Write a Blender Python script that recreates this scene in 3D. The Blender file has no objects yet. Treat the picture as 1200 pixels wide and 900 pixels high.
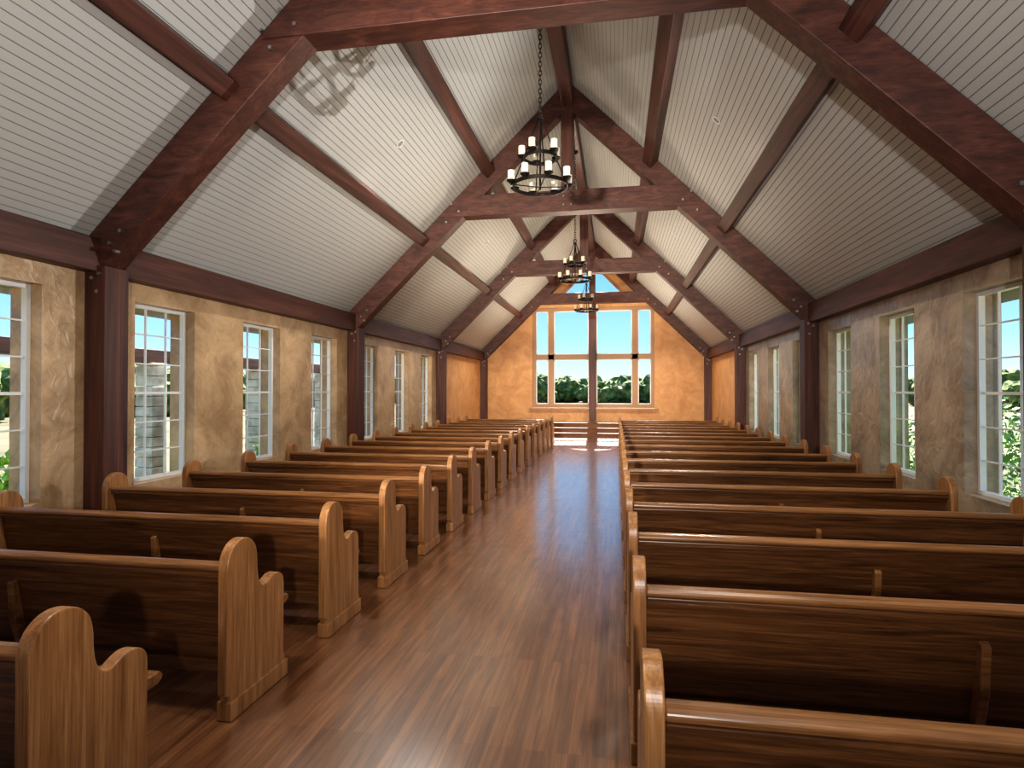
import bpy, math, random
from mathutils import Vector, noise, Matrix
random.seed(7)
C=-0.9; HW=4.4; ZE=3.28; K=0.98; ZR=ZE+K*HW
XL=C-HW; XR=C+HW
Y0=-6.65; YF=23.4
AL=math.atan(K)
scene=bpy.context.scene

# ---------------------------------------------------------------- materials
def newmat(name):
    m=bpy.data.materials.new(name); m.use_nodes=True
    nt=m.node_tree; b=nt.nodes['Principled BSDF']; return m,nt,b
def simple(name,col,rough=0.5,metal=0.0):
    m,nt,b=newmat(name); b.inputs['Base Color'].default_value=(*col,1)
    b.inputs['Roughness'].default_value=rough; b.inputs['Metallic'].default_value=metal
    n=nt.nodes.new('ShaderNodeTexNoise'); n.inputs['Scale'].default_value=60
    bp=nt.nodes.new('ShaderNodeBump'); bp.inputs['Strength'].default_value=0.08
    nt.links.new(n.outputs['Fac'],bp.inputs['Height']); nt.links.new(bp.outputs['Normal'],b.inputs['Normal'])
    return m
def ramp(nt,stops):
    r=nt.nodes.new('ShaderNodeValToRGB'); e=r.color_ramp.elements
    e[0].position=stops[0][0]; e[0].color=(*stops[0][1],1)
    e[1].position=stops[-1][0]; e[1].color=(*stops[-1][1],1)
    for p,c in stops[1:-1]:
        x=e.new(p); x.color=(*c,1)
    return r
def wood(name,cols,axis,scale=14,rough=0.35,stretch=0.06,bump=0.1,rnd=True,dist=0.8):
    m,nt,b=newmat(name)
    tc=nt.nodes.new('ShaderNodeTexCoord'); mp=nt.nodes.new('ShaderNodeMapping')
    s=[1,1,1]; s['xyz'.index(axis)]=stretch; mp.inputs['Scale'].default_value=s
    if rnd:
        oi=nt.nodes.new('ShaderNodeObjectInfo'); ad=nt.nodes.new('ShaderNodeVectorMath'); ad.operation='ADD'
        ml=nt.nodes.new('ShaderNodeMath'); ml.operation='MULTIPLY'; ml.inputs[1].default_value=37
        nt.links.new(oi.outputs['Random'],ml.inputs[0]); nt.links.new(tc.outputs['Object'],ad.inputs[0]); nt.links.new(ml.outputs[0],ad.inputs[1])
        nt.links.new(ad.outputs[0],mp.inputs['Vector'])
    else: nt.links.new(tc.outputs['Object'],mp.inputs['Vector'])
    n=nt.nodes.new('ShaderNodeTexNoise'); n.inputs['Scale'].default_value=scale; n.inputs['Detail'].default_value=7
    n.inputs['Roughness'].default_value=0.64; n.inputs['Distortion'].default_value=dist
    nt.links.new(mp.outputs[0],n.inputs['Vector'])
    r=ramp(nt,[(0.32,cols[0]),(0.5,cols[1]),(0.68,cols[2])])
    nt.links.new(n.outputs['Fac'],r.inputs[0])
    mp2=nt.nodes.new('ShaderNodeMapping'); s2=[1,1,1]; s2['xyz'.index(axis)]=stretch*.4; mp2.inputs['Scale'].default_value=s2
    nt.links.new(mp.inputs['Vector'].links[0].from_socket,mp2.inputs['Vector'])
    n2=nt.nodes.new('ShaderNodeTexNoise'); n2.inputs['Scale'].default_value=scale*7; n2.inputs['Detail'].default_value=3
    nt.links.new(mp2.outputs[0],n2.inputs['Vector'])
    r2=ramp(nt,[(0.35,(0.76,0.73,0.71)),(0.6,(1.05,1.05,1.05))]); nt.links.new(n2.outputs['Fac'],r2.inputs[0])
    mu=nt.nodes.new('ShaderNodeMix'); mu.data_type='RGBA'; mu.blend_type='MULTIPLY'; mu.inputs[0].default_value=1
    nt.links.new(r.outputs[0],mu.inputs[6]); nt.links.new(r2.outputs[0],mu.inputs[7]); nt.links.new(mu.outputs[2],b.inputs['Base Color'])
    b.inputs['Roughness'].default_value=rough
    bp=nt.nodes.new('ShaderNodeBump'); bp.inputs['Strength'].default_value=bump; bp.inputs['Distance'].default_value=0.004
    nt.links.new(n.outputs['Fac'],bp.inputs['Height']); nt.links.new(bp.outputs[0],b.inputs['Normal'])
    return m
def plaster(name,c1,c2,rough=0.42,bump=.6):
    m,nt,b=newmat(name)
    tc=nt.nodes.new('ShaderNodeTexCoord')
    n=nt.nodes.new('ShaderNodeTexNoise'); n.inputs['Scale'].default_value=1.7; n.inputs['Detail'].default_value=9; n.inputs['Roughness'].default_value=0.7; n.inputs['Distortion'].default_value=0.6
    nt.links.new(tc.outputs['Object'],n.inputs['Vector'])
    r=ramp(nt,[(0.36,c1),(0.64,c2)]); nt.links.new(n.outputs['Fac'],r.inputs[0]); nt.links.new(r.outputs[0],b.inputs['Base Color'])
    n2=nt.nodes.new('ShaderNodeTexNoise'); n2.inputs['Scale'].default_value=6; n2.inputs['Detail'].default_value=7; n2.inputs['Distortion'].default_value=0.7
    nt.links.new(tc.outputs['Object'],n2.inputs['Vector'])
    bp=nt.nodes.new('ShaderNodeBump'); bp.inputs['Strength'].default_value=bump; bp.inputs['Distance'].default_value=0.03
    nt.links.new(n2.outputs['Fac'],bp.inputs['Height']); nt.links.new(bp.outputs[0],b.inputs['Normal'])
    b.inputs['Roughness'].default_value=rough
    return m
M={}
beamc=[(0.046,0.015,0.011),(0.090,0.030,0.020),(0.15,0.054,0.036)]
M['beam_y']=wood('beam_wood_long',beamc,'y',9,0.5,rnd=False)
M['beam_z']=wood('beam_wood_post',beamc,'z',9,0.5,rnd=False)
M['beam_t']=wood('beam_wood_truss',beamc,'x',9,0.5,stretch=0.3,rnd=False)
M['pew_end']=wood('pew_oak_end',[(0.23,0.100,0.032),(0.36,0.168,0.060),(0.50,0.258,0.103)],'z',18,0.36)
M['pew_back']=wood('pew_oak_back',[(0.056,0.021,0.007),(0.130,0.052,0.017),(0.225,0.096,0.033)],'x',26,0.34,stretch=0.05,dist=1.6)
M['pew_rail']=wood('pew_oak_rail',[(0.14,0.058,0.018),(0.25,0.112,0.038),(0.38,0.178,0.066)],'x',24,0.3,stretch=0.05)
M['plaster']=plaster('tan_plaster',(0.37,0.235,0.125),(0.66,0.455,0.265),0.34)
M['plaster_r']=plaster('tan_plaster_dim',(0.25,0.18,0.12),(0.50,0.38,0.265),0.28)  # right wall's dimmer light and bluish reflection put into a grayer plaster colour
M['plaster_far']=plaster('ochre_plaster',(0.54,0.26,0.095),(0.73,0.40,0.165),0.5,.4)
M['ceil']=simple('ceiling_white_paint',(0.54,0.535,0.515),0.5)
M['groove']=simple('ceiling_groove_shade',(0.30,0.295,0.28),0.7)  # darker tone paints in the shade of the board grooves
M['iron']=simple('black_iron',(0.025,0.020,0.017),0.45,0.8)
M['steel']=simple('steel_bolt',(0.35,0.33,0.32),0.35,0.9)
M['candle']=simple('candle_cream',(0.80,0.74,0.58),0.5)
M['white']=simple('window_white',(0.80,0.80,0.78),0.4)
M['tanframe']=simple('window_tan_wood',(0.40,0.23,0.11),0.45)
M['step']=wood('step_wood',[(0.12,0.045,0.018),(0.20,0.082,0.032),(0.28,0.125,0.055)],'x',14,0.6,rnd=False)
# glass: thin pane, mostly transparent, more reflective at grazing angles
m,nt,b=newmat('window_glass')
tr=nt.nodes.new('ShaderNodeBsdfTransparent'); gl=nt.nodes.new('ShaderNodeBsdfGlossy'); gl.inputs['Roughness'].default_value=0.02
mx=nt.nodes.new('ShaderNodeMixShader'); lw=nt.nodes.new('ShaderNodeLayerWeight'); lw.inputs[0].default_value=0.5
pw=nt.nodes.new('ShaderNodeMath'); pw.operation='POWER'; pw.inputs[1].default_value=6
mq=nt.nodes.new('ShaderNodeMath'); mq.operation='MULTIPLY_ADD'; mq.inputs[1].default_value=0.4; mq.inputs[2].default_value=0.01
nt.links.new(lw.outputs['Facing'],pw.inputs[0]); nt.links.new(pw.outputs[0],mq.inputs[0])
nt.links.new(mq.outputs[0],mx.inputs[0]); nt.links.new(tr.outputs[0],mx.inputs[1]); nt.links.new(gl.outputs[0],mx.inputs[2])
nt.links.new(mx.outputs[0],nt.nodes['Material Output'].inputs['Surface']); M['glass']=m
# floor
m,nt,b=newmat('hardwood_floor')
tc=nt.nodes.new('ShaderNodeTexCoord'); mp=nt.nodes.new('ShaderNodeMapping'); mp.inputs['Rotation'].default_value=(0,0,math.pi/2)
nt.links.new(tc.outputs['Object'],mp.inputs[0])
br=nt.nodes.new('ShaderNodeTexBrick'); br.offset=0.37; br.offset_frequency=3; br.squash=1
br.inputs['Scale'].default_value=1; br.inputs['Brick Width'].default_value=0.95; br.inputs['Row Height'].default_value=0.057
br.inputs['Mortar Size'].default_value=0.001; br.inputs['Mortar Smooth'].default_value=0.3
br.inputs['Color1'].default_value=(0.165,0.068,0.029,1); br.inputs['Color2'].default_value=(0.27,0.120,0.052,1); br.inputs['Mortar'].default_value=(0.07,0.028,0.013,1)
nt.links.new(mp.outputs[0],br.inputs['Vector'])
mp2=nt.nodes.new('ShaderNodeMapping'); mp2.inputs['Scale'].default_value=(1,0.05,1); nt.links.new(tc.outputs['Object'],mp2.inputs[0])
n=nt.nodes.new('ShaderNodeTexNoise'); n.inputs['Scale'].default_value=38; n.inputs['Detail'].default_value=7; n.inputs['Distortion'].default_value=0.7
nt.links.new(mp2.outputs[0],n.inputs[0])
r=ramp(nt,[(0.3,(0.55,0.5,0.46)),(0.7,(1.25,1.25,1.25))]); nt.links.new(n.outputs['Fac'],r.inputs[0])
mu=nt.nodes.new('ShaderNodeMix'); mu.data_type='RGBA'; mu.blend_type='MULTIPLY'; mu.inputs[0].default_value=1
nt.links.new(br.outputs['Color'],mu.inputs[6]); nt.links.new(r.outputs[0],mu.inputs[7]); nt.links.new(mu.outputs[2],b.inputs['Base Color'])
b.inputs['Specular IOR Level'].default_value=0.6
b.inputs['Coat Weight'].default_value=1.0; b.inputs['Coat Roughness'].default_value=0.18; b.inputs['Coat IOR'].default_value=2.2
n3=nt.nodes.new('ShaderNodeTexNoise'); n3.inputs['Scale'].default_value=7; n3.inputs['Detail'].default_value=3
nt.links.new(tc.outputs['Object'],n3.inputs[0])
mr=nt.nodes.new('ShaderNodeMapRange'); mr.inputs['To Min'].default_value=0.25; mr.inputs['To Max'].default_value=0.42
nt.links.new(n3.outputs['Fac'],mr.inputs[0]); nt.links.new(mr.outputs[0],b.inputs['Roughness'])
bp=nt.nodes.new('ShaderNodeBump'); bp.inputs['Strength'].default_value=0.2; bp.inputs['Distance'].default_value=0.002; bp.invert=True
nt.links.new(br.outputs['Fac'],bp.inputs['Height']); nt.links.new(bp.outputs[0],b.inputs['Normal']); M['floor']=m
# outdoors
def noisecol(name,stops,scale,rough=0.9,detail=5):
    m,nt,b=newmat(name); tc=nt.nodes.new('ShaderNodeTexCoord'); n=nt.nodes.new('ShaderNodeTexNoise')
    n.inputs['Scale'].default_value=scale; n.inputs['Detail'].default_value=detail; nt.links.new(tc.outputs['Object'],n.inputs[0])
    r=ramp(nt,stops); nt.links.new(n.outputs['Fac'],r.inputs[0]); nt.links.new(r.outputs[0],b.inputs['Base Color']); b.inputs['Roughness'].default_value=rough
    return m
M['grass']=noisecol('dry_grass',[(0.35,(0.036,0.040,0.013)),(0.5,(0.074,0.064,0.030)),(0.65,(0.108,0.087,0.050))],0.35)
M['tree']=noisecol('tree_foliage',[(0.35,(0.030,0.065,0.019)),(0.5,(0.10,0.15,0.038)),(0.7,(0.29,0.31,0.09))],1.6,0.9,8)
M['leaf']=noisecol('shrub_leaf',[(0.35,(0.08,0.19,0.027)),(0.65,(0.30,0.48,0.10))],3,0.6)
M['stone']=noisecol('pale_limestone',[(0.35,(0.50,0.44,0.34)),(0.65,(0.85,0.79,0.68))],4,0.9)

# ---------------------------------------------------------------- mesh builder
class MB:
    def __init__(s): s.v=[]; s.f=[]; s.m=[]; s.mats=[]
    def mi(s,k):
        if k not in s.mats: s.mats.append(k)
        return s.mats.index(k)
    def add(s,vs,fs,k,smooth=False):
        o=len(s.v); s.v+= [tuple(x) for x in vs]; i=s.mi(k)
        for f in fs: s.f.append([a+o for a in f]); s.m.append((i,smooth))
    def box(s,x0,x1,y0,y1,z0,z1,k):
        s.add([(x0,y0,z0),(x1,y0,z0),(x1,y1,z0),(x0,y1,z0),(x0,y0,z1),(x1,y0,z1),(x1,y1,z1),(x0,y1,z1)],
              [(0,3,2,1),(4,5,6,7),(0,1,5,4),(1,2,6,5),(2,3,7,6),(3,0,4,7)],k)
    def prism_y(s,poly,y0,y1,k):   # poly in (x,z)
        n=len(poly); s.add([(x,y0,z) for x,z in poly]+[(x,y1,z) for x,z in poly],
            [tuple(range(n)),tuple(range(2*n-1,n-1,-1))]+[((i+1)%n,i,i+n,(i+1)%n+n) for i in range(n)],k)
    def prism_x(s,poly,x0,x1,k):   # poly in (y,z)
        n=len(poly); s.add([(x0,y,z) for y,z in poly]+[(x1,y,z) for y,z in poly],
            [tuple(range(n-1,-1,-1)),tuple(range(n,2*n))]+[(i,(i+1)%n,(i+1)%n+n,i+n) for i in range(n)],k)
    def tube(s,p,q,r,k,n=10,r2=None):
        p=Vector(p);q=Vector(q);d=(q-p).normalized(); a=d.orthogonal().normalized(); b=d.cross(a); r2=r if r2 is None else r2
        A=[p+(a*math.cos(t)+b*math.sin(t))*r for t in [2*math.pi*i/n for i in range(n)]]
        B=[q+(a*math.cos(t)+b*math.sin(t))*r2 for t in [2*math.pi*i/n for i in range(n)]]
        s.add(A+B,[(i,(i+1)%n,(i+1)%n+n,i+n) for i in range(n)],k,True)
        s.add(A,[tuple(range(n-1,-1,-1))],k); s.add(B,[tuple(range(n))],k)
    def torus(s,c,R,r,k,M1=None,nu=14,nv=6,sz=1.0,stretch=(1,1)):
        vs=[];fs=[]
        for i in range(nu):
            for j in range(nv):
                a=2*math.pi*i/nu;b=2*math.pi*j/nv
                v=Vector(((R+r*math.cos(b))*math.cos(a)*stretch[0],(R+r*math.cos(b))*math.sin(a)*stretch[1],r*sz*math.sin(b)))
                if M1: v=M1@v
                vs.append(v+Vector(c)); fs.append((i*nv+j,((i+1)%nu)*nv+j,((i+1)%nu)*nv+(j+1)%nv,i*nv+(j+1)%nv))
        s.add(vs,fs,k,True)
    def mesh(s,name):
        me=bpy.data.meshes.new(name); me.from_pydata(s.v,[],s.f); 
        for k in s.mats: me.materials.append(M[k])
        for p,(i,sm) in zip(me.polygons,s.m): p.material_index=i; p.use_smooth=sm
        me.validate(); me.update(); return me
    def obj(s,name,bevel=0,loc=(0,0,0),parent=None):
        o=bpy.data.objects.new(name,s.mesh(name)); scene.collection.objects.link(o); o.location=loc
        if bevel:
            b=o.modifiers.new('bevel','BEVEL'); b.width=bevel; b.segments=2; b.limit_method='ANGLE'; b.angle_limit=math.radians(40)
        if parent: o.parent=parent
        return o

# ---------------------------------------------------------------- shell
b=MB(); b.box(XL-.35,XR+.35,Y0-.35,YF+.3,-.25,0,'floor'); b.obj('floor')
posts=[Y0,-0.65,5.35,11.35,17.35,YF]
wins=[]
for p in posts[:4]:
    for o in (.98,2.95,4.92): wins.append(p+o)
WZ0,WZ1,WW=0.67,2.72,0.48
TH=.35
for side,name in ((-1,'wall_left'),(1,'wall_right')):
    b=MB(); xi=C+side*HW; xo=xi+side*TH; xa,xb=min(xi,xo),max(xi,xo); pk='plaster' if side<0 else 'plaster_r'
    b.box(xa,xb,Y0,17.35,0,WZ0,pk)
    prev=Y0
    for w in wins: b.box(xa,xb,prev,w-WW,WZ0,WZ1,pk); prev=w+WW
    b.box(xa,xb,prev,17.35,WZ0,WZ1,pk); b.box(xa,xb,Y0,17.35,WZ1,ZE,pk)
    b.box(xa,xb,17.35,YF,0,ZE,'plaster_far')
    b.obj(name)
    for i,w in enumerate(wins):
        b=MB(); xg=xi+side*0.15; f=.04
        a0,a1=w-WW+.003,w+WW-.003; z0,z1=WZ0+.003,WZ1-.003; x0,x1=xg-.03,xg+.03
        b.box(x0,x1,a0,a0+f,z0,z1,'white'); b.box(x0,x1,a1-f,a1,z0,z1,'white')
        b.box(x0,x1,a0+f,a1-f,z0,z0+f,'white'); b.box(x0,x1,a0+f,a1-f,z1-f,z1,'white')
        for j in (1,2): 
            y=a0+(a1-a0)*j/3; b.box(xg-.012,xg+.012,y-.007,y+.007,z0+f,z1-f,'white')
        for j in range(1,6):
            z=z0+(z1-z0)*j/6; t=.015 if j==3 else .007
            b.box(xg-.0125,xg+.0125,a0+f,a1-f,z-t,z+t,'white')
        b.add([(xg,a0+f,z0+f),(xg,a1-f,z0+f),(xg,a1-f,z1-f),(xg,a0+f,z1-f)],[(0,1,2,3)],'glass')
        b.obj('window_%d'%(i+1+(0 if side<0 else len(wins))))
# far wall
def zc(x): return ZR-K*abs(x)
b=MB(); y0,y1=YF,YF+.3
P=lambda pts:[(C+x,z) for x,z in pts]
for s in (-1,1):
    q=[(s*4.75,0),(s*2.35,0),(s*2.35,zc(2.35)),(s*4.75,zc(4.75))]
    g=[(s*2.35,zc(2.35)),(s*2.35,5.29),(s*1.5,5.29),(0,6.79),(0,ZR)]
    if s>0: q=q[::-1]; g=g[::-1]
    b.prism_y(P(q),y0,y1,'plaster_far'); b.prism_y(P(g),y0,y1,'plaster_far')
b.box(C-2.35,C+2.35,y0,y1,0,1.05,'plaster_far'); b.box(C-2.35,C+2.35,y0,y1,4.98,5.29,'plaster_far')
b.obj('wall_far')
b=MB(); b.prism_y([(XL-.35,0),(XR+.35,0),(XR+.35,zc(4.75)),(C,ZR),(XL-.35,zc(4.75))],Y0-.35,Y0,'plaster'); b.obj('wall_rear')
# far window
b=MB(); ya,yb=YF+.06,YF+.16; W=2.345
def fb(x0,x1,z0,z1): b.box(C+x0,C+x1,ya,yb,z0,z1,'tanframe')
fb(-W,-W+.12,1.055,4.975); fb(W-.12,W,1.055,4.975)
fb(-W+.12,W-.12,1.055,1.2); fb(-W+.12,W-.12,4.85,4.975); fb(-W+.12,W-.12,2.95,3.14)
for s in (-1,1):
    fb(s*1.62-.11,s*1.62+.11,1.2,4.85)
    for z in (1.2,3.14):
        z2=2.95 if z<2 else 4.85
        for (a,c) in ((.15,1.51),(1.73,2.22)):
            xa,xb=(a,c) if s>0 else (-c,-a)
            for q in ((xa,xa+.035,z,z2),(xb-.035,xb,z,z2),(xa,xb,z,z+.035),(xa,xb,z2-.035,z2)): b.box(C+q[0],C+q[1],ya+.02,yb-.03,q[2],q[3],'white')
fb(-.15,.15,1.2,4.85)
yg=ya+.05
b.add([(C-W+.1,yg,1.1),(C+W-.1,yg,1.1),(C+W-.1,yg,4.9),(C-W+.1,yg,4.9)],[(0,1,2,3)],'glass')
for s in (-1,1):
    pl=[(s*1.49,5.295),(0,6.78),(0,6.65),(s*1.2,5.40),(s*1.2,5.295)]
    if s>0: pl=pl[::-1]
    b.prism_y(P(pl),ya,yb,'tanframe')
b.add([(C-1.3,yg,5.3),(C+1.3,yg,5.3),(C,yg,6.7)],[(0,1,2)],'glass')
b.box(C-2.5,C+2.5,YF-.09,YF+.05,.98,1.05,'tanframe')
b.obj('window_25')
# ceiling boards
b=MB(); L=math.hypot(HW+.35,K*(HW+.35)); bw=.082; gr=.009; dp=.008
for s in (-1,1):
    t=Vector((-s*math.cos(AL),0,math.sin(AL))); nrm=Vector((s*math.sin(AL),0,math.cos(AL)))  # outward
    base=Vector((C+s*(HW+.35),0,zc(HW+.35)))
    d=0; prof=[]
    while d<L:
        e=min(d+bw-gr,L); prof+=[(d,0,'ceil'),(e,0,'groove')]
        if e+gr/2<L: prof.append((e+gr/2,dp,'groove'))
        d+=bw
    if prof[-1][0]<L-1e-4: prof.append((L,0,'ceil'))
    for i in range(len(prof)-1):
        p=base+t*prof[i][0]+nrm*prof[i][1]; q=base+t*prof[i+1][0]+nrm*prof[i+1][1]
        f=(0,1,2,3) if s<0 else (3,2,1,0)
        b.add([(p.x,Y0-.35,p.z),(q.x,Y0-.35,q.z),(q.x,YF+.35,q.z),(p.x,YF+.35,p.z)],[f],prof[i][2])
    o=nrm*.03; p=base+o-t*.4; q=base+t*L+o
    b.prism_y([(p.x,p.z),(q.x,q.z),(q.x,q.z+.25),(p.x,p.z+.25)],Y0-.9,YF+.4,'ceil')
b.obj('ceiling')
# ---------------------------------------------------------------- timber frame
for idx,y in enumerate(posts):
    b=MB(); yc=y
    if y==YF: yc=YF-.16
    if y==Y0: yc=Y0+.16
    h=.13
    for s in (-1,1):
        pl=[(s*(HW-.003),ZE-.006),(0,ZR-.012),(0,ZR-.52),(s*(HW-.003),ZE-.50)]
        if s>0: pl=pl[::-1]
        b.prism_y(P(pl),yc-h,yc+h,'beam_t')
        pr=(C+s*(HW-.003),C+s*(HW-.24)); b.box(min(pr),max(pr),yc-.15,yc+.15,0.002,ZE-.3,'beam_z')
        for (dx,dz) in ((.16,2.72),(.10,2.86),(.18,2.90),(.30,3.2),(.42,3.32),(.36,3.12),(2.25,5.35),(2.45,5.18),(2.1,5.2),(2.35,5.0)):
            x=C+s*(HW-dx if dx<1 else dx); b.tube((x,yc-.17,dz),(x,yc-.11,dz),.02,'steel',8)
    b.prism_y(P([(-2.46,5.10),(2.46,5.10),(2.10,5.50),(-2.10,5.50)]),yc-.15,yc+.15,'beam_t')
    b.box(C-.12,C+.12,yc-.12,yc+.12,5.5,7.2,'beam_z')
    for dz in (5.22,5.38): 
        for dx in (-.07,.07): b.tube((C+dx,yc-.175,dz),(C+dx,yc-.14,dz),.016,'steel',8)
    if y==YF: b.box(C-.13,C+.13,yc-.06,yc+.14,.55,5.1,'beam_z')
    b.obj('roof_truss',.008)
ti=1
for s in (-1,1):
    t=Vector((-s*math.cos(AL),math.sin(AL))); n=Vector((-s*math.sin(AL),-math.cos(AL)))
    for d in (1.50,2.80):
        p=Vector((C+s*(HW-d),ZE+K*d))+n*.003
        pl=[p-t*.1,p+t*.1,p+t*.1+n*.20,p-t*.1+n*.20]; pl=[(v.x,v.y) for v in pl]
        b=MB(); b.prism_y(pl,Y0+.01,YF-.01,'beam_y'); b.obj('purlin',.008)
    b=MB(); x=(C+s*(HW-.002),C+s*(HW-.17)); b.box(min(x),max(x),Y0,YF-.002,2.92,ZE-.02,'beam_y'); b.obj('trim_%d'%ti,.01); ti+=1
b=MB(); b.box(C-.11,C+.11,Y0,YF-.002,ZR-.5,ZR-.12,'beam_y'); b.obj('ridge_beam',.008)
b=MB(); 
for x0,x1 in ((XL+.002,XL+.02),(XR-.02,XR-.002)): b.box(x0,x1,Y0+.3,YF-.3,.001,.14,'beam_y')
b.obj('baseboard_sides')
# altar platform
b=MB()
for i in range(3):
    w=2.6-.25*i; b.box(C-w,C+w,22.0+.32*i,YF-.002,.17*i+.001,.17*(i+1)-.028,'step'); b.box(C-w-.02,C+w+.02,21.98+.32*i,YF-.002,.17*(i+1)-.028,.17*(i+1),'step')
b.obj('altar_platform',.006)
# recessed lights
for s in (-1,1):
    for y in (2.4,8.4,14.4,20.4):
        d=2.15; n=Vector((-s*math.sin(AL),0,-math.cos(AL))); p=Vector((C+s*(HW-d),y,ZE+K*d))+n*.001
        b=MB(); R=n.to_track_quat('Z','Y').to_matrix()
        b.torus(n*.008,.06,.01,'white',R,24,8,.6); b.tube(n*.001,n*.006,.055,'groove',20)
        b.obj('recessed_light',loc=p)
# ---------------------------------------------------------------- pews
def catmull(pts,n=6):
    out=[]
    for i in range(1,len(pts)-2):
        p0,p1,p2,p3=[Vector(p) for p in pts[i-1:i+3]]
        for j in range(n):
            t=j/n; out.append(tuple(.5*((2*p1)+(p2-p0)*t+(2*p0-5*p1+4*p2-p3)*t*t+(3*p1-p0-3*p2+p3)*t**3)))
    out.append(tuple(pts[-2])); return out
curve=[(.0,.70),(.0,.80),(.02,.865),(.065,.91),(.125,.927),(.19,.912),(.24,.865),(.258,.80),(.262,.73),(.275,.665),(.305,.625),(.345,.618),(.385,.635),(.43,.648),(.48,.640),(.518,.61),(.53,.56),(.53,.45)]
prof=[(.02,.0),(.02,.12),(.0,.14)]+catmull([(0,.6)]+curve+[(.53,.3)])+[(.53,.14),(.545,.12),(.545,.0)]
prof=prof[::-1]
def pew_mesh(name,Lp):
    b=MB(); T=.06
    for x in (0,Lp-T):
        b.prism_x(prof,x,x+T,'pew_end')
        b.box(x-.012,x+T+.012,.01,.556,.002,.10,'pew_end')
    # seat
    b.prism_x([(.185,.375),(.66,.395),(.685,.41),(.69,.43),(.67,.45),(.18,.43)],T+.001,Lp-T-.001,'pew_rail')
    # back panel leaning
    bk=[(.172,.20),(.20,.20),(.085,.79),(.06,.79)]
    b.prism_x(bk,T+.001,Lp-T-.001,'pew_back')
    b.prism_x([(.150,.18),(.21,.18),(.20,.26),(.132,.26)],T+.001,Lp-T-.001,'pew_back')
    b.prism_x([(.040,.735),(.085,.735),(.085,.765),(.034,.765)],T+.001,Lp-T-.001,'pew_back')
    cap=[(.072+.046*math.cos(a),.785+.026*math.sin(a)) for a in [2*math.pi*i/14 for i in range(14)]]
    b.prism_x(cap,T+.001,Lp-T-.001,'pew_rail')
    b.box(T+.001,Lp-T-.001,.44,.465,.27,.376,'pew_back')
    xm=Lp*.5
    b.prism_x([(.14,.001),(.5,.001),(.5,.376),(.2,.376),(.14,.62),(.085,.645),(.06,.625),(.075,.42),(.105,.29),(.14,.2)],xm-.02,xm+.02,'pew_rail')
    return b.mesh(name)
SP=1.065
for nm,x0,Lp in (('L',-4.82,2.84),('R',.075,2.96)):
    me=pew_mesh('church_pew_mesh_'+nm,Lp)
    for k in range(17):
        o=bpy.data.objects.new('church_pew',me); scene.collection.objects.link(o); o.location=(x0,1.74+SP*k,0)
        bv=o.modifiers.new('bevel','BEVEL'); bv.width=.007; bv.segments=2; bv.limit_method='ANGLE'; bv.angle_limit=math.radians(40)
# ---------------------------------------------------------------- chandeliers
CZ=4.20
def chandelier_mesh():
    b=MB() # origin at lower ring centre
    def ring(R,z,h=.022,n=48):
        vs=[];fs=[]
        for i in range(n):
            a=2*math.pi*i/n
            for (r,zz) in ((R-.007,z-h),(R+.007,z-h),(R+.007,z+h),(R-.007,z+h)): vs.append((r*math.cos(a),r*math.sin(a),zz))
        for i in range(n):
            for j in range(4): fs.append((i*4+j,((i+1)%n)*4+j,((i+1)%n)*4+(j+1)%4,i*4+(j+1)%4))
        b.add(vs,fs,'iron')
    def cand(x,y,z):
        b.tube((x,y,z-.05),(x,y,z),.008,'iron',8); b.tube((x,y,z-.03),(x,y,z+.0),.02,'iron',12,.05); b.tube((x,y,z),(x,y,z+.012),.055,'iron',14)
        b.tube((x,y,z+.012),(x,y,z+.125),.041,'candle',14); b.tube((x,y,z+.125),(x,y,z+.135),.006,'iron',6,.003)
    ring(.33,0); ring(.20,.34)
    for i in range(8):
        a=math.pi/8+i*math.pi/4; cand(.36*math.cos(a),.36*math.sin(a),.03)
        b.tube((.33*math.cos(a),.33*math.sin(a),0),(.36*math.cos(a),.36*math.sin(a),-.01),.008,'iron',6)
    for i in range(5):
        a=math.pi/5+i*math.pi*.4; cand(.225*math.cos(a),.225*math.sin(a),.37)
    for i in range(4):
        a=i*math.pi/2+.3; c,s=math.cos(a),math.sin(a)
        b.tube((.33*c,.33*s,0),(.20*c,.20*s,.34),.008,'iron',6); b.tube((.20*c,.20*s,.34),(.02*c,.02*s,.82),.008,'iron',6)
        b.tube((.33*c,.33*s,0),(0,0,-.02),.007,'iron',6)
    b.tube((0,0,-.05),(0,0,.86),.012,'iron',8); b.torus((0,0,.88),.035,.008,'iron',Matrix.Rotation(math.pi/2,3,'X'))
    b.torus((0,0,.82),.03,.012,'iron')
    z=.93; i=0
    while z<ZR-.5-CZ:
        b.torus((0,0,z),.02,.005,'iron',Matrix.Rotation(math.pi/2*(i%2),3,'Z')@Matrix.Rotation(math.pi/2,3,'X')@Matrix.Rotation(math.pi/2,3,'Z'),10,5,1,(1.7,1)); z+=.055; i+=1
    b.tube((0,0,ZR-.56-CZ),(0,0,ZR-.502-CZ),.02,'iron',14,.07)
    return b.mesh('chandelier')
cm=chandelier_mesh()
for i,y in enumerate((1.3,7.15,13.4,18.6)):
    o=bpy.data.objects.new('chandelier',cm); scene.collection.objects.link(o); o.location=(C,y,CZ); 
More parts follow.
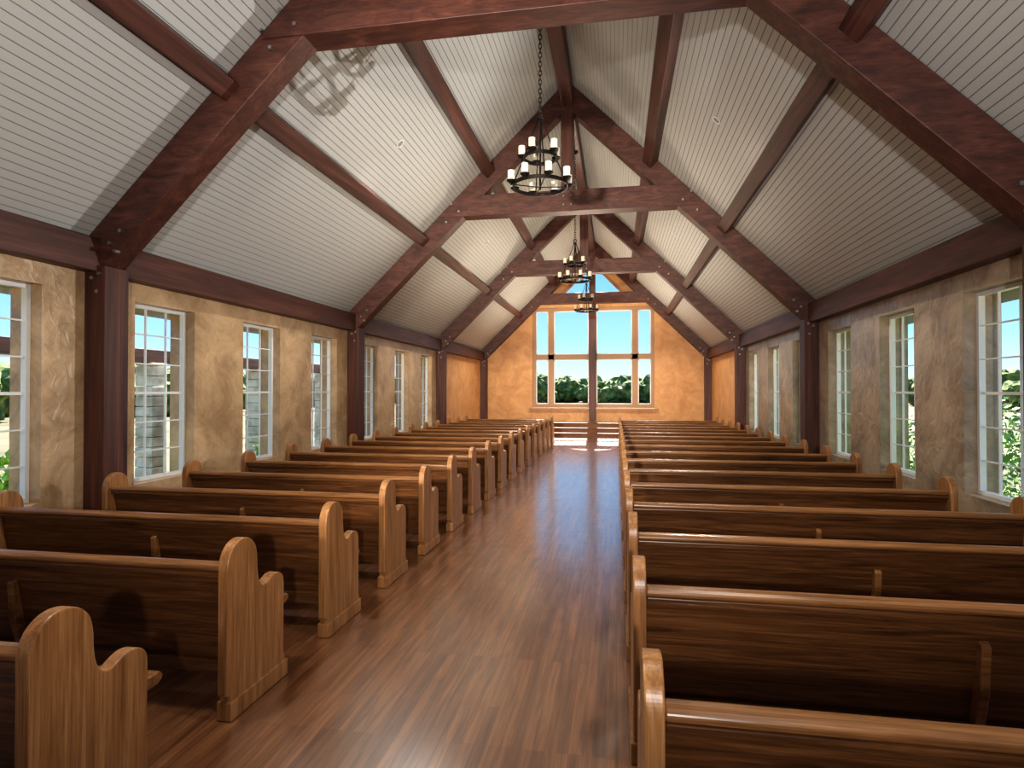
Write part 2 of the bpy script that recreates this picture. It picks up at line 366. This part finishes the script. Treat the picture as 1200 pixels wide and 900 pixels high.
# ---------------------------------------------------------------- outdoors
b=MB(); b.add([(-300,-200,-.3),(300,-200,-.3),(300,400,-.3),(-300,400,-.3)],[(0,1,2,3)],'grass'); b.obj('ground')
import bmesh
bm=bmesh.new(); bmesh.ops.create_icosphere(bm,subdivisions=3,radius=1); iv=[v.co.copy() for v in bm.verts]; ifc=[[v.index for v in f.verts] for f in bm.faces]; bm.free()
def blob(b,c,r,k='tree'):
    sd=Vector((random.random()*50,random.random()*50,0)); vs=[]
    for v in iv:
        d=1+.35*noise.noise(v*2+sd)+.22*noise.noise(v*5+sd)
        vs.append((c[0]+v.x*r[0]*d,c[1]+v.y*r[1]*d,max(c[2]+v.z*r[2]*d,-.32)))
    b.add(vs,ifc,k,False)
def treeline(pts,h0,h1):
    b=MB()
    for (x,y) in pts:
        h=random.uniform(h0,h1); w=h*random.uniform(.45,.8)
        blob(b,(x,y,h*.45),(w,w,h*.55))
        blob(b,(x+random.uniform(-w,w)*.6,y+random.uniform(-w,w)*.6,h*.6),(w*.6,w*.6,h*.38))
    b.obj('tree_line')
treeline([(random.uniform(-40,40),random.uniform(90,125)) for i in range(260)],1.8,4.4)
treeline([(random.uniform(-50,-36),random.uniform(-5,80)) for i in range(90)],2.2,4.0)
treeline([(random.uniform(36,52),random.uniform(5,90)) for i in range(90)],2.2,4.0)
def shrub(x,y,h,w,n=900):
    b=MB()
    for i in range(7):
        a=random.random()*6.28; b.tube((x,y,-.3),(x+math.cos(a)*w*.6,y+math.sin(a)*w*.6,h*.8),.012,'tree',5,.004)
    for i in range(n):
        a=random.random()*6.28; rr=math.sqrt(random.random())*w; zz=random.uniform(-.25,h)*(1-.25*(rr/w)**2)
        p=Vector((x+rr*math.cos(a),y+rr*math.sin(a),zz)); q=Vector((random.gauss(0,1),random.gauss(0,1),random.gauss(.6,1))).normalized()
        u=q.orthogonal().normalized(); l=random.uniform(.06,.12)
        b.add([p,p+q*l*.5+u*l*.3,p+q*l*1.2,p+q*l*.5-u*l*.3],[(0,1,2,3)],'leaf')
    b.obj('garden_shrub')
for x,y,h,w in ((5.0,6.5,1.6,.8),(5.05,8.2,1.8,.85),(5.2,9.8,1.4,.8),(5.1,11.5,1.3,.75),(5.1,13.2,1.1,.7),(5.1,14.9,1.1,.7),(5.1,16.6,1.1,.7),(-6.7,5.7,1.0,.65),(-6.9,4.4,1.0,.7),(-7.0,11.6,.8,.5)): shrub(x,y,h,w,1500)
for y in (3.1,6.2,9.2,12.3,15.4):
    b=MB(); z=-.3; 
    while z<2.2:
        j=random.uniform(-.015,.015); b.box(-8.17+j,-7.83+j,y-.17-j,y+.17-j,z+.004,min(z+.17,2.2),'stone'); z+=.175
    b.obj('stone_column',.012)
b=MB(); b.box(-8.13,-7.87,1,18,2.205,2.43,'beam_y'); b.obj('pergola_beam',.006)
# ---------------------------------------------------------------- light
w=bpy.data.worlds.new('sky'); scene.world=w; w.use_nodes=True; nt=w.node_tree; bg=nt.nodes['Background']
tc=nt.nodes.new('ShaderNodeTexCoord'); sp=nt.nodes.new('ShaderNodeSeparateXYZ'); nt.links.new(tc.outputs['Generated'],sp.inputs[0])
r=ramp(nt,[(0.0,(0.60,0.78,0.90)),(0.08,(0.31,0.57,0.82)),(0.2,(0.16,0.42,0.77)),(0.7,(0.08,0.26,0.60))]); nt.links.new(sp.outputs['Z'],r.inputs[0]); nt.links.new(r.outputs[0],bg.inputs['Color'])
bg.inputs['Strength'].default_value=1.5
def light(kind,name,loc,energy,col=(1,1,1),aim=None,**kw):
    l=bpy.data.lights.new(name,kind); l.energy=energy; l.color=col
    for k,v in kw.items(): setattr(l,k,v)
    o=bpy.data.objects.new(name,l); scene.collection.objects.link(o); o.location=loc
    if aim is not None: o.rotation_euler=(Vector(aim)-Vector(loc)).to_track_quat('-Z','Y').to_euler()
    return o
light('SUN','sun',(0,60,53),28,(1,.94,.84),aim=(1.5,9,0),angle=.01)
light('SPOT','photo_flash',(.3,-1.6,2.0),1400,(1,.97,.94),aim=(-.9,7.5,7.2),spot_size=math.radians(120),spot_blend=1,shadow_soft_size=.08)
light('SPOT','far_fill_spot',(-1.93,-3.5,2.6),9500,(1,.90,.76),aim=(-.9,20,3.6),spot_size=math.radians(38),spot_blend=1,shadow_soft_size=.2)  # added narrow fill beam, makes up for falloff at the far end
light('SPOT','sun_glint_spot',(3.2,8.7,2.6),850,(1,.98,.95),aim=(-3.3,6.6,5.0),spot_size=math.radians(78),spot_blend=.7,shadow_soft_size=.03)  # added indoor spot, stands in for sun glinting up through the right windows
for s in (-1,1):
    for y,e in ((2.4,300),(8.4,310),(14.4,400),(20.4,480)):
        d=2.15; light('SPOT','downlight',(C+s*(HW-d-.15),y,ZE+K*d-.15),e,(1,.95,.86),aim=(C+s*2.0,y,0),spot_size=math.radians(124),spot_blend=.6,shadow_soft_size=.15)
for y,e in ((10.5,100),(14.6,270),(20.6,400)):
    light('SPOT','ceiling_bounce_fill',(C,y,2.7),e,(1,.87,.68),aim=(C,y,7),spot_size=math.radians(160),spot_blend=.5,shadow_soft_size=.3)  # added spots without fixtures, stand in for warm bounce on the ceiling
cam=bpy.data.cameras.new('camera'); co=bpy.data.objects.new('camera',cam); scene.collection.objects.link(co)
cam.sensor_width=36; cam.lens=21; cam.clip_start=.05; cam.clip_end=1000
co.location=(0,0,1.72); co.rotation_euler=(math.radians(90.65),0,math.radians(9.886)); scene.camera=co
scene.view_settings.view_transform='Standard'
try: scene.view_settings.look='Medium High Contrast'
except Exception as e: print(e)
